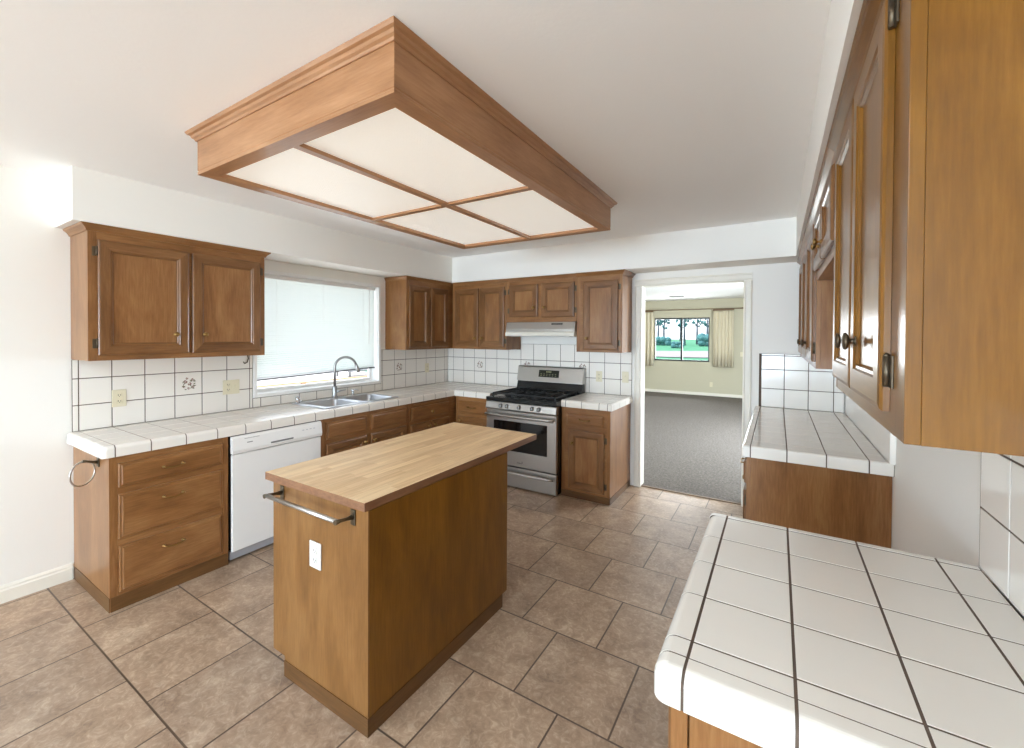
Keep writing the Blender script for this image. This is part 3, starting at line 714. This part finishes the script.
r = thing('soap_dispenser', 'small chrome soap dispenser on the sink deck right of the faucet', 'soap dispenser', (.1, -1.60, .9375))
m = MB(); m.lathe((.1, -1.60, .938), (0, 0, 1), [(.02, 0), (.02, .005), (.012, .012), (.011, .04), (.014, .045), (.014, .06), (.003, .064)], CHROME, 14).build('pump', r)
MB().tube([(.1, -1.60, .993), (.135, -1.58, .995), (.155, -1.57, .985)], [.006, .005, .004], CHROME, 8).build('spout', r)
r = thing('air_gap_cap', 'stubby chrome air gap cap at the left corner of the sink', 'air gap', (.1, -2.2, .9375))
MB().lathe((.11, -2.195, .938), (0, 0, 1), [(.024, 0), (.024, .006), (.019, .01), (.019, .045), (.016, .054), (.004, .058)], CHROME, 18).build('cap', r)
MB().tube([(.128, -2.19, .958), (.15, -2.17, .956)], [.007, .005], CHROME, 8).build('side_vent', r)

# ------------------------------------------------------------------ range
X0, X1, YF = 1.168, 1.987, -.745
FG = Face('back', YF)
r = thing('gas_range', 'stainless steel gas range with black cooktop', 'range', (1.575, -.37, 0))
bx(((X0, YF+.04, .012), (X1, -.03, .88), BLACK, .003), ((X0+.03, YF+.07, 0), (X1-.03, -.06, .012), BLACK)).build('body', r)
m = bx(((X0-.003, YF-.012, .872), (X1+.003, -.09, .912), BLACK, .008)); m.box((X0+.03, YF+.05, .912), (X1-.03, -.12, .914), BLACK)
m.build('cooktop', r)
m = MB(); m.prism([FG.p(X0, z, d) for z, d in ((.79, -.04), (.79, .012), (.80, .016), (.862, .004), (.87, -.004), (.87, -.04))], (X1-X0, 0, 0), STEEL); cp_ = m.build('control_panel', r)
for x in (1.355, 1.43, 1.575, 1.725, 1.80):
    m = MB(); m.lathe(FG.p(x, .829, .009), (0, -.98, .17), [(.024, 0), (.024, .004), (.019, .008), (.017, .026), (.012, .03), (.002, .031)], STEEL2, 18); m.box(FG.p(x-.003, .815, .03), FG.p(x+.003, .845, .043), BLACK, .001); m.build('knob', cp_)
m = MB(); FG.box(m, X0, X1, .222, .782, -.04, .0, STEEL, .006); od = m.build('oven_door', r)
FG.box(MB(), X0+.093, X1-.1, .375, .678, -.002, .0035, OVENG, .003).build('window', od)
m = MB()
for x in (X0+.05, X1-.05): m.tube([FG.p(x, .738, 0), FG.p(x, .738, .045)], .011, STEEL, 10)
m.tube([FG.p(X0+.015+(X1-X0-.03)*k/10, .738-.004*math.sin(PI*k/10)*0, .045+.012*math.sin(PI*k/10)) for k in range(11)], .0155, STEEL, 12); m.build('handle', od)
m = MB()
FG.box(m, 1.545, 1.605, .262, .265, 0, .001, DARK); FG.box(m, 1.605, 1.61, .262, .285, 0, .001, DARK); FG.box(m, 1.548, 1.59, .268, .272, 0, .001, DKGREY); m.build('badge', od)
m = MB(); FG.box(m, X0, X1, .012, .212, -.04, .0, STEEL, .006); dw = m.build('storage_drawer', r)
m = MB()
for x in (X0+.06, X1-.06): m.tube([FG.p(x, .165, 0), FG.p(x, .165, .036)], .009, STEEL, 8)
m.tube([FG.p(X0+.02+(X1-X0-.04)*k/10, .165, .036+.01*math.sin(PI*k/10)) for k in range(11)], .0125, STEEL, 12); m.build('handle', dw)
m = MB(); m.prism([(X0, y, z) for y, z in ((-.03, .912), (-.14, .912), (-.105, 1.03), (-.05, 1.03))], (X1-X0, 0, 0), BLACK)
bgd = m.build('backguard', r)
m = MB(); m.prism([(X0-.002, y, z) for y, z in ((-.028, 1.028), (-.125, 1.028), (-.125, 1.04), (-.09, 1.19), (-.08, 1.202), (-.028, 1.202))], (X1-X0+.004, 0, 0), STEEL); st = m.build('control_fascia', r)
def fas(z): return -.125+(z-1.04)/.15*.035
def fasbox(x0, x1, z0, z1, e, mt):
    return MB().prism([(x0, fas(z0)-e, z0), (x1, fas(z0)-e, z0), (x1, fas(z1)-e, z1), (x0, fas(z1)-e, z1)], (0, e+.004, 0), mt)
fasbox(1.45, 1.705, 1.083, 1.162, .003, DISPM).build('display', st)
def mk(name, x0, x1, z0, z1):
    MB().prism([(x0, fas(z0)-.0045, z0), (x1, fas(z0)-.0045, z0), (x1, fas(z1)-.0045, z1), (x0, fas(z1)-.0045, z1)], (0, .002, 0), DISPT).build(name, st)
for k in range(4): mk('clock_digit', 1.545+k*.017, 1.555+k*.017, 1.137, 1.15)
for a in range(6):
    for b_ in range(2): mk('touch_key', 1.475+a*.036, 1.491+a*.036, 1.098+b_*.018, 1.101+b_*.018)
def grate(x0, x1):
    g = MB(); y0, y1 = -.69, -.17; z = .945
    for a, b_ in (((x0, y0), (x1, y0)), ((x1, y0), (x1, y1)), ((x1, y1), (x0, y1)), ((x0, y1), (x0, y0)), ((x0, (y0+y1)/2), (x1, (y0+y1)/2)), (((x0+x1)/2, y0), ((x0+x1)/2, y1))):
        g.box((min(a[0], b_[0])-.006, min(a[1], b_[1])-.006, z-.008), (max(a[0], b_[0])+.006, max(a[1], b_[1])+.006, z+.008), IRON, .003)
    for px in (x0, x1):
        for py in (y0, y1, (y0+y1)/2): g.box((px-.007, py-.007, .913), (px+.007, py+.007, z), IRON, .002)
    for cy in (-.56, -.30):
        cx = (x0+x1)/2
        for a in range(4):
            an = PI/4+a*PI/2; g.tube([(cx+.03*math.cos(an), cy+.03*math.sin(an), z), (cx+.11*math.cos(an), cy+.11*math.sin(an), z)], .006, IRON, 6)
    return g.build('grate', r)
w3 = (X1-X0-.08)/3
for k in range(3): grate(X0+.04+k*w3+.006, X0+.04+(k+1)*w3-.006)
for k, cx in enumerate((X0+.04+w3*.5, X0+.04+w3*1.5, X0+.04+w3*2.5)):
    for cy in ((-.56, -.30) if k != 1 else (-.43,)):
        MB().lathe((cx, cy, .9135), (0, 0, 1), [(.05, 0), (.05, .008), (.042, .012), (.042, .016), (.036, .02), (.003, .021)], IRON, 20).build('burner', r)

# ------------------------------------------------------------------ range hood
r = thing('range_hood', 'slim stainless range hood under the short cabinets above the range', 'range hood', (1.6, -.2, 1.55))
HX0, HX1 = 1.168, 2.005
m = MB(); m.prism([(HX0, y, z) for y, z in ((-.012, 1.7), (-.352, 1.7), (-.37, 1.625), (-.372, 1.6), (-.012, 1.6))], (HX1-HX0, 0, 0), STEEL); hb = m.build('canopy', r)
m = MB(); m.prism([(HX0-.0, y, z) for y, z in ((-.012, 1.598), (-.374, 1.598), (-.388, 1.578), (-.388, 1.556), (-.38, 1.548), (-.012, 1.548))], (HX1-HX0, 0, 0), HOODL); m.build('lower_lip', r)
m = MB()
for k in range(6): m.box((1.735+k*.022, -.366, 1.672), (1.751+k*.022, -.35, 1.686), DARK)
m.build('switch_vents', hb)
bx(((HX0+.06, -.37, 1.544), (HX1-.06, -.05, 1.5478), STEEL2)).build('filter', r)

# ------------------------------------------------------------------ wall cabinets
FU = Face('left', .334); FV = Face('back', -.333)
def upper(root, F, u0, u1, z0, z1, depth, wd=CAB):
    m = MB(); F.box(m, u0, u1, z0, z1, -depth, -.02, wd['z']); m.build('body', root)
    s = .04 if u1 > u0 else -.04; g = MB()
    F.box(g, u0, u0+s, z0, z1, -.02, 0, wd['z'], .0012); F.box(g, u1-s, u1, z0, z1, -.02, 0, wd['z'], .0012)
    F.box(g, u0+s, u1-s, z0, z1, -.0195, -.0005, wd[F.h]); g.build('face_frame', root)
r = thing('wall_cabinet', 'two-door brown wood wall cabinet left of the sink window', 'wall cabinet', (.17, -3.11, 1.39))
upper(r, FU, -3.623, -2.604, 1.39, 2.199, .331)
MB().sweep([(.004, -3.623), (.334, -3.623), (.334, -2.604), (.004, -2.604)], CROWN, CAB).build('crown_moulding', r)
door(FU, r, -3.58, -3.117, 1.423, 2.112, (-3.2, 1.55), -3.582); door(FU, r, -3.098, -2.642, 1.423, 2.112, (-3.028, 1.55), -2.64)
CROWNF = [(o*.5, z) for o, z in CROWN]
r = thing('wall_cabinet', 'narrow two-door wall cabinet in the corner right of the sink window', 'wall cabinet', (.17, -.72, 1.39))
upper(r, FU, -1.088, -.012, 1.39, 2.199, .331)
MB().sweep([(.004, -1.088), (.334, -1.088), (.334, -.352)], CROWNF, CAB).build('crown_moulding', r)
door(FU, r, -1.05, -.737, 1.415, 2.108); door(FU, r, -.708, -.405, 1.415, 2.108)
r = thing('wall_cabinet', 'tall two-door wall cabinet on the back wall left of the hood', 'wall cabinet', (.74, -.17, 1.39))
upper(r, FV, .356, 1.148, 1.39, 2.199, .32)
MB().sweep([(.372, -.333), (1.148, -.333)], CROWNF, CAB).build('crown_moulding', r)
door(FV, r, .405, .757, 1.418, 2.112, (.715, 1.52)); door(FV, r, .777, 1.122, 1.418, 2.112, (.82, 1.52), 1.124)
r = thing('wall_cabinet', 'short two-door wall cabinet directly above the range hood', 'wall cabinet', (1.58, -.17, 1.705))
upper(r, FV, 1.150, 2.008, 1.703, 2.199, .32)
MB().sweep([(1.150, -.333), (2.008, -.333)], CROWNF, CAB).build('crown_moulding', r)
door(FV, r, 1.19, 1.558, 1.762, 2.118, (1.512, 1.86), 1.188); door(FV, r, 1.6, 1.985, 1.752, 2.118, (1.64, 1.86), 1.987)
r = thing('wall_cabinet', 'single-door wall cabinet on the back wall beside the doorway', 'wall cabinet', (2.25, -.17, 1.39))
upper(r, FV, 2.01, 2.488, 1.39, 2.199, .32)
MB().sweep([(2.01, -.333), (2.488, -.333), (2.488, -.004)], CROWN, CAB).build('crown_moulding', r)
door(FV, r, 2.085, 2.448, 1.415, 2.108, (2.13, 1.53), 2.45)
# right wall
XR_ = 3.944
FW = Face('right', XR_)
r = thing('wall_cabinet', 'nearest golden-cast brown wall cabinet at the upper right with glossy doors', 'wall cabinet', (4.1, -3.1, 1.39))
m = MB(); m.box((XR_+.02, -3.565, 1.39), (4.272, -2.66, 2.199), GOLD_CAST['z']); m.build('body', r)
g = MB(); FW.box(g, -3.565, -3.5, 1.39, 2.199, -.02, 0, GOLD_CAST['z'], .0015); FW.box(g, -2.7, -2.66, 1.39, 2.199, -.02, 0, GOLD_CAST['z'], .0012); FW.box(g, -3.5, -2.7, 1.39, 2.199, -.0195, -.0005, GOLD_CAST['y']); g.build('face_frame', r)
MB().sweep([(XR_, -2.66), (XR_, -3.565)], CROWN, GOLD_CAST).build('crown_moulding', r)
door(FW, r, -3.465, -3.105, 1.425, 2.15, (-3.2, 1.545), -3.469, GOLD_CAST, (.07, .04), .85, BRONZE); door(FW, r, -3.09, -2.71, 1.425, 2.15, (-3.05, 1.545), None, GOLD_CAST, t=.85, km=BRONZE)
r = thing('wall_cabinet', 'short wall cabinet between the two tall right-hand wall cabinets', 'wall cabinet', (4.1, -2.2, 1.84))
upper(r, FW, -1.762, -2.658, 1.842, 2.199, .328)
MB().sweep([(XR_, -1.762), (XR_, -2.658)], CROWN, CAB).build('crown_moulding', r)
door(FW, r, -2.62, -2.22, 1.885, 2.145, (-2.26, 1.95)); door(FW, r, -2.2, -1.8, 1.885, 2.145, (-2.15, 1.95), -1.798, hz=(.05, .05))
r = thing('wall_cabinet', 'farthest right-hand wall cabinet over the counter beside the doorway', 'wall cabinet', (4.1, -.9, 1.39))
upper(r, FW, -.03, -1.76, 1.392, 2.199, .328)
MB().sweep([(XR_, -.03), (XR_, -1.76)], CROWN, CAB).build('crown_moulding', r)
for a, b_, kk, hs in ((-1.72, -1.2, -1.25, -1.722), (-1.18, -.65, -1.13, -.648), (-.63, -.07, -.58, -.068)): door(FW, r, a, b_, 1.425, 2.145, (kk, 1.52), hs, km=BRONZE)

# ------------------------------------------------------------------ ceiling light box
A0, A1, B0, B1, ZL = 1.426, 2.755, -3.498, -1.472, 2.31
r = thing('ceiling_light_box', 'large wood-framed fluorescent ceiling light box above the island', 'ceiling light', ((A0+A1)/2, (B0+B1)/2, ZL))
m = MB()
m.sweep([(A0, B0), (A1, B0), (A1, B1), (A0, B1)], [(0, ZL), (0, ZL+.012), (-.002, ZL+.014), (-.002, ZL+.018), (0, ZL+.02), (0, ZC-.001), (-.02, ZC-.001), (-.02, ZL+.02), (-.066, ZL+.02), (-.066, ZL)], LAMPW, True)
m.build('frame', r)
MB().sweep([(A0, B0), (A1, B0), (A1, B1), (A0, B1)], [(0, ZC-.042), (.006, ZC-.042), (.010, ZC-.034), (.018, ZC-.028), (.022, ZC-.018), (.032, ZC-.014), (.038, ZC-.004), (.038, ZC-.001), (0, ZC-.001)], LAMPW, True).build('crown_moulding', r)
XM, YM = 2.118, -2.505
bx(((XM-.02, B0+.066, ZL+.001), (XM+.02, B1-.066, ZL+.018), LAMPW['y'], .002)).build('divider', r)
bx(((A0+.066, YM-.018, ZL+.002), (XM-.02, YM+.018, ZL+.017), LAMPW['x'], .002)).build('divider', r)
bx(((XM+.02, YM-.018, ZL+.002), (A1-.066, YM+.018, ZL+.017), LAMPW['x'], .002)).build('divider', r)
for x0, x1 in ((A0+.05, XM-.001), (XM+.001, A1-.05)):
    for y0, y1 in ((B0+.05, YM-.001), (YM+.001, B1-.05)):
        bx(((x0, y0, ZL+.021), (x1, y1, ZL+.026), DIFF)).build('diffuser_panel', r)

# ------------------------------------------------------------------ window blind
r = thing('window_blind', 'white slatted blind drawn almost down over the sink window', 'blind', (-.05, -1.84, 2.07))
ya, yb = -2.485, -1.2
bx(((-.075, ya, 2.045), (-.03, yb, 2.08), WHITE, .004)).build('headrail', r)
m = MB(); k_ = m.mi(BLIND); NS = 46
for i in range(NS):
    f_ = i/(NS-1)
    tilt = -math.radians(54+random.uniform(-3, 3)); zl = 1.172+(2.035-1.172)*f_; zr = 1.208+(2.035-1.208)*f_; V = []
    for j in range(4):
        a = (j/3-.5)*.0245; bow = .0018*(1-(2*j/3-1)**2)
        dx_ = a*math.cos(tilt)+bow*math.sin(tilt); dz = -a*math.sin(tilt)+bow*math.cos(tilt)
        V.append([m.bm.verts.new((-.05+dx_, y, z+dz)) for y, z in ((ya+.004, zl), (yb-.004, zr))])
    for a, b_ in zip(V, V[1:]):
        f = m.bm.faces.new((a[0], a[1], b_[1], b_[0])); f.material_index = k_; f.smooth = True
m.build('slats', r)
m = MB(); m.prism([(-.062, ya, 1.148), (-.038, ya, 1.148), (-.038, ya, 1.160), (-.062, ya, 1.160)], (0, yb-ya, .037), GREYM); m.build('bottom_rail', r)
m = MB()
for y in (-2.3, -1.84, -1.36): m.tube([(-.036, y, 2.045), (-.036, y, 1.17)], .0012, WHITE, 5)
m.build('ladder_cord', r)
MB().tube([(-.026, -1.29, 2.045), (-.026, -1.29, 1.45)], .004, WHITE, 6).build('tilt_wand', r)
r = thing('cord_hook', 'small dark cord hook hanging below the left wall cabinet by the window', 'hook', (.03, -2.57, 1.36))
m = MB(); m.tube([(.016, -2.575, 1.386), (.018, -2.57, 1.35), (.02, -2.58, 1.32), (.02, -2.60, 1.31), (.02, -2.61, 1.325)], [.006, .005, .005, .005, .004], BRONZE, 8).build('hook', r)

# ------------------------------------------------------------------ den
def curtain(x0, x1, z0, z1, y, folds, label):
    r = thing('curtain', label, 'curtain', ((x0+x1)/2, y, z0)); m = MB(); N = folds*8
    cols = []
    for i in range(N+1):
        u = i/N; ph = u*folds*2*PI; am = .028
        cols.append([m.bm.verts.new((x0+(x1-x0)*u+.01*math.sin(ph*.5+1)*q, y+am*(.75+.35*q)*math.sin(ph+.3*math.sin(3*u*PI))-.0, z1+(z0-z1)*q)) for q in (0, .05, .3, .65, 1)])
    for a, b_ in zip(cols, cols[1:]):
        for j in range(4):
            f = m.bm.faces.new((a[j], b_[j], b_[j+1], a[j+1])); f.material_index = m.mi(CURT); f.smooth = True
    ob = m.build('drape', r); md = ob.modifiers.new('thickness', 'SOLIDIFY'); md.thickness = .003
    t_ = MB(); t_.box((x0-.01, y-.03, z1-.002), (x1+.01, y+.03, z1+.035), RODM, .004); t_.build('heading', r)
curtain(.40, .83, .725, 2.225, 7.70, 4, 'left beige pleated curtain beside the far den window')
curtain(2.36, 2.83, .77, 2.225, 7.70, 6, 'right beige pleated curtain beside the far den window')
r = thing('curtain_rod', 'thin brown curtain rod across the far den window', 'curtain rod', (1.7, 7.7, 2.27))
MB().tube([(.3, 7.7, 2.272), (3.1, 7.7, 2.272)], .011, RODM, 10).build('rod', r)
for x in (.35, 3.02): bx(((x-.012, 7.695, 2.262), (x+.012, 7.799, 2.29), RODM, .002)).build('bracket', r)
r = thing('ceiling_vent', 'small dark air vent in the den ceiling', 'vent', (1.66, 6.63, 2.53))
bx(((1.5, 6.53, 2.525), (1.82, 6.74, 2.5345), VENTM, .003)).build('grille_frame', r)
m = MB()
for k in range(5): m.box((1.52+k*.058, 6.55, 2.52), (1.552+k*.058, 6.72, 2.5255), DKGREY)
m.build('louvres', r)

# ------------------------------------------------------------------ outdoors
m = MB(); k_ = m.mi(LAWN); NX, NY = 16, 24; V = []
for i in range(NX+1):
    V.append([m.bm.verts.new((-60+90*i/NX, 8.3+90*j/NY, -.25+1.15*j/NY)) for j in range(NY+1)])
for i in range(NX):
    for j in range(NY):
        f = m.bm.faces.new((V[i][j], V[i+1][j], V[i+1][j+1], V[i][j+1])); f.material_index = k_; f.smooth = True
o = m.build('lawn', kind='structure')
m = MB(); k_ = m.mi(PATHM); L = []
for i in range(31):
    x = -45+60*i/30; ya_ = 29+.9*math.sin(x*.5); yb_ = 39+1.6*math.sin(x*.35+1); lz = lambda y: -.2+1.15*(y-8.3)/90; L.append((m.bm.verts.new((x, ya_, lz(ya_))), m.bm.verts.new((x, yb_, lz(yb_)))))
for a, b_ in zip(L, L[1:]): f = m.bm.faces.new((a[0], b_[0], b_[1], a[1])); f.material_index = k_
m.build('garden_path', kind='structure')
def tree(x, y, h, cr, label):
    R = random.Random(int(x*13+y)); z0 = -.25+1.15*(y-8.3)/90; r = thing('tree', label, 'tree', (x, y, z0), 'trees beyond the lawn')
    MB().tube([(x, y, z0-.05), (x+R.uniform(-.05, .05), y, z0+h*.4), (x+R.uniform(-.15, .15), y, z0+h*.8)], [.16, .12, .06], BARK, 7).build('trunk', r)
    m = MB(); k = m.mi(FOLI)
    for i in range(46):
        an = R.random()*2*PI; q = R.random()**.5*cr*1.25; c = Vector((x+q*math.cos(an), y+q*math.sin(an), z0+h*(.46+.54*R.random())))
        o = bmesh.ops.create_icosphere(m.bm, subdivisions=1, radius=cr*R.uniform(.16, .32), matrix=Matrix.Translation(c))
        for v in o['verts']: v.co += Vector((R.uniform(-.1, .1), R.uniform(-.1, .1), R.uniform(-.1, .1)))
    m.build('crown', r)
for x, y, h, cr, lb in ((-11.1, 60, 5.2, .62, 'tree at the left edge of the den window view'), (-9.6, 57, 5.0, .6, 'second tree from the left beyond the lawn'), (-8.55, 63, 5.6, .55, 'tree just left of the den window mullion'),
                    (-6.75, 56, 4.9, .62, 'tree just right of the den window mullion'), (-5.95, 61, 5.4, .5, 'slim tree in the middle of the right den window pane'), (-4.1, 57, 5.2, .7, 'tree at the right edge of the den window view')):
    tree(x, y, h, cr, lb)
def hedge(x0, x1, y, h, label):
    R = random.Random(int(x0*7)); m = MB(); m.mi(FOLI); n = max(3, int((x1-x0)/(h*.5))); z0 = -.25+1.15*(y-8.3)/90
    for i in range(n):
        for q in range(2):
            c = Vector((x0+(x1-x0)*(i+.5)/n, y+R.uniform(-.2, .2)*h, z0+h*(.25+.35*q))); bmesh.ops.create_icosphere(m.bm, subdivisions=2, radius=h*R.uniform(.26, .4), matrix=Matrix.Translation(c))
    tag(m.build('hedge', origin=((x0+x1)/2, y, z0)), label, 'hedge')
hedge(-12, -8.2, 54.5, 1.25, 'low blue-green hedge under the trees on the left of the den window')
hedge(-4.7, -2.4, 54, 1.7, 'clipped hedge under the trees at the right of the den window')
hedge(-6.4, -5.1, 46, .9, 'small shrub row on the lawn at the left of the den window')
bx(((-30, -14, -.3), (-.15, 8.3, -.1), CONC)).build('patio', kind='structure')
r = thing('fence_rail', 'orange-brown timber rail seen under the sink window blind', 'rail', (-9.5, 3.4, -.1))
bx(((-9.75, -6, -.07), (-9.6, 9, -.03), REDW, .01)).build('beam', r)
for y in (-4, 0, 4, 8): bx(((-9.72, y-.07, -.1), (-9.63, y+.07, -.069), REDW)).build('post', r)
r = thing('garden_bench', 'low grey slatted bench outside seen under the blind by the faucet', 'bench', (-10.7, 7.1, -.1))
m = MB()
for k in range(5): m.box((-11.1+k*.2, 6.2, .12), (-10.95+k*.2, 8.0, .16), GREYM, .005)
m.build('seat', r)
for y in (6.3, 7.9):
    for x in (-11.05, -10.3): bx(((x-.03, y-.03, -.1), (x+.03, y+.03, .12), GREYM)).build('leg', r)

# repeats of one kind share a group
GROUPS = {'wall_cabinet': 'wall cabinets around the kitchen', 'base_cabinet': 'base cabinets around the kitchen', 'wall_outlet': 'outlets on the walls', 'light_switch': 'switches on the walls',
          'tile_countertop': 'tile countertops', 'tile_backsplash': 'tile backsplashes', 'curtain': 'den curtains', 'hedge': 'hedges beyond the lawn'}
for o in COL.objects:
    g_ = GROUPS.get(o.name.split('.')[0])
    if g_ and o.parent is None: o['group'] = g_
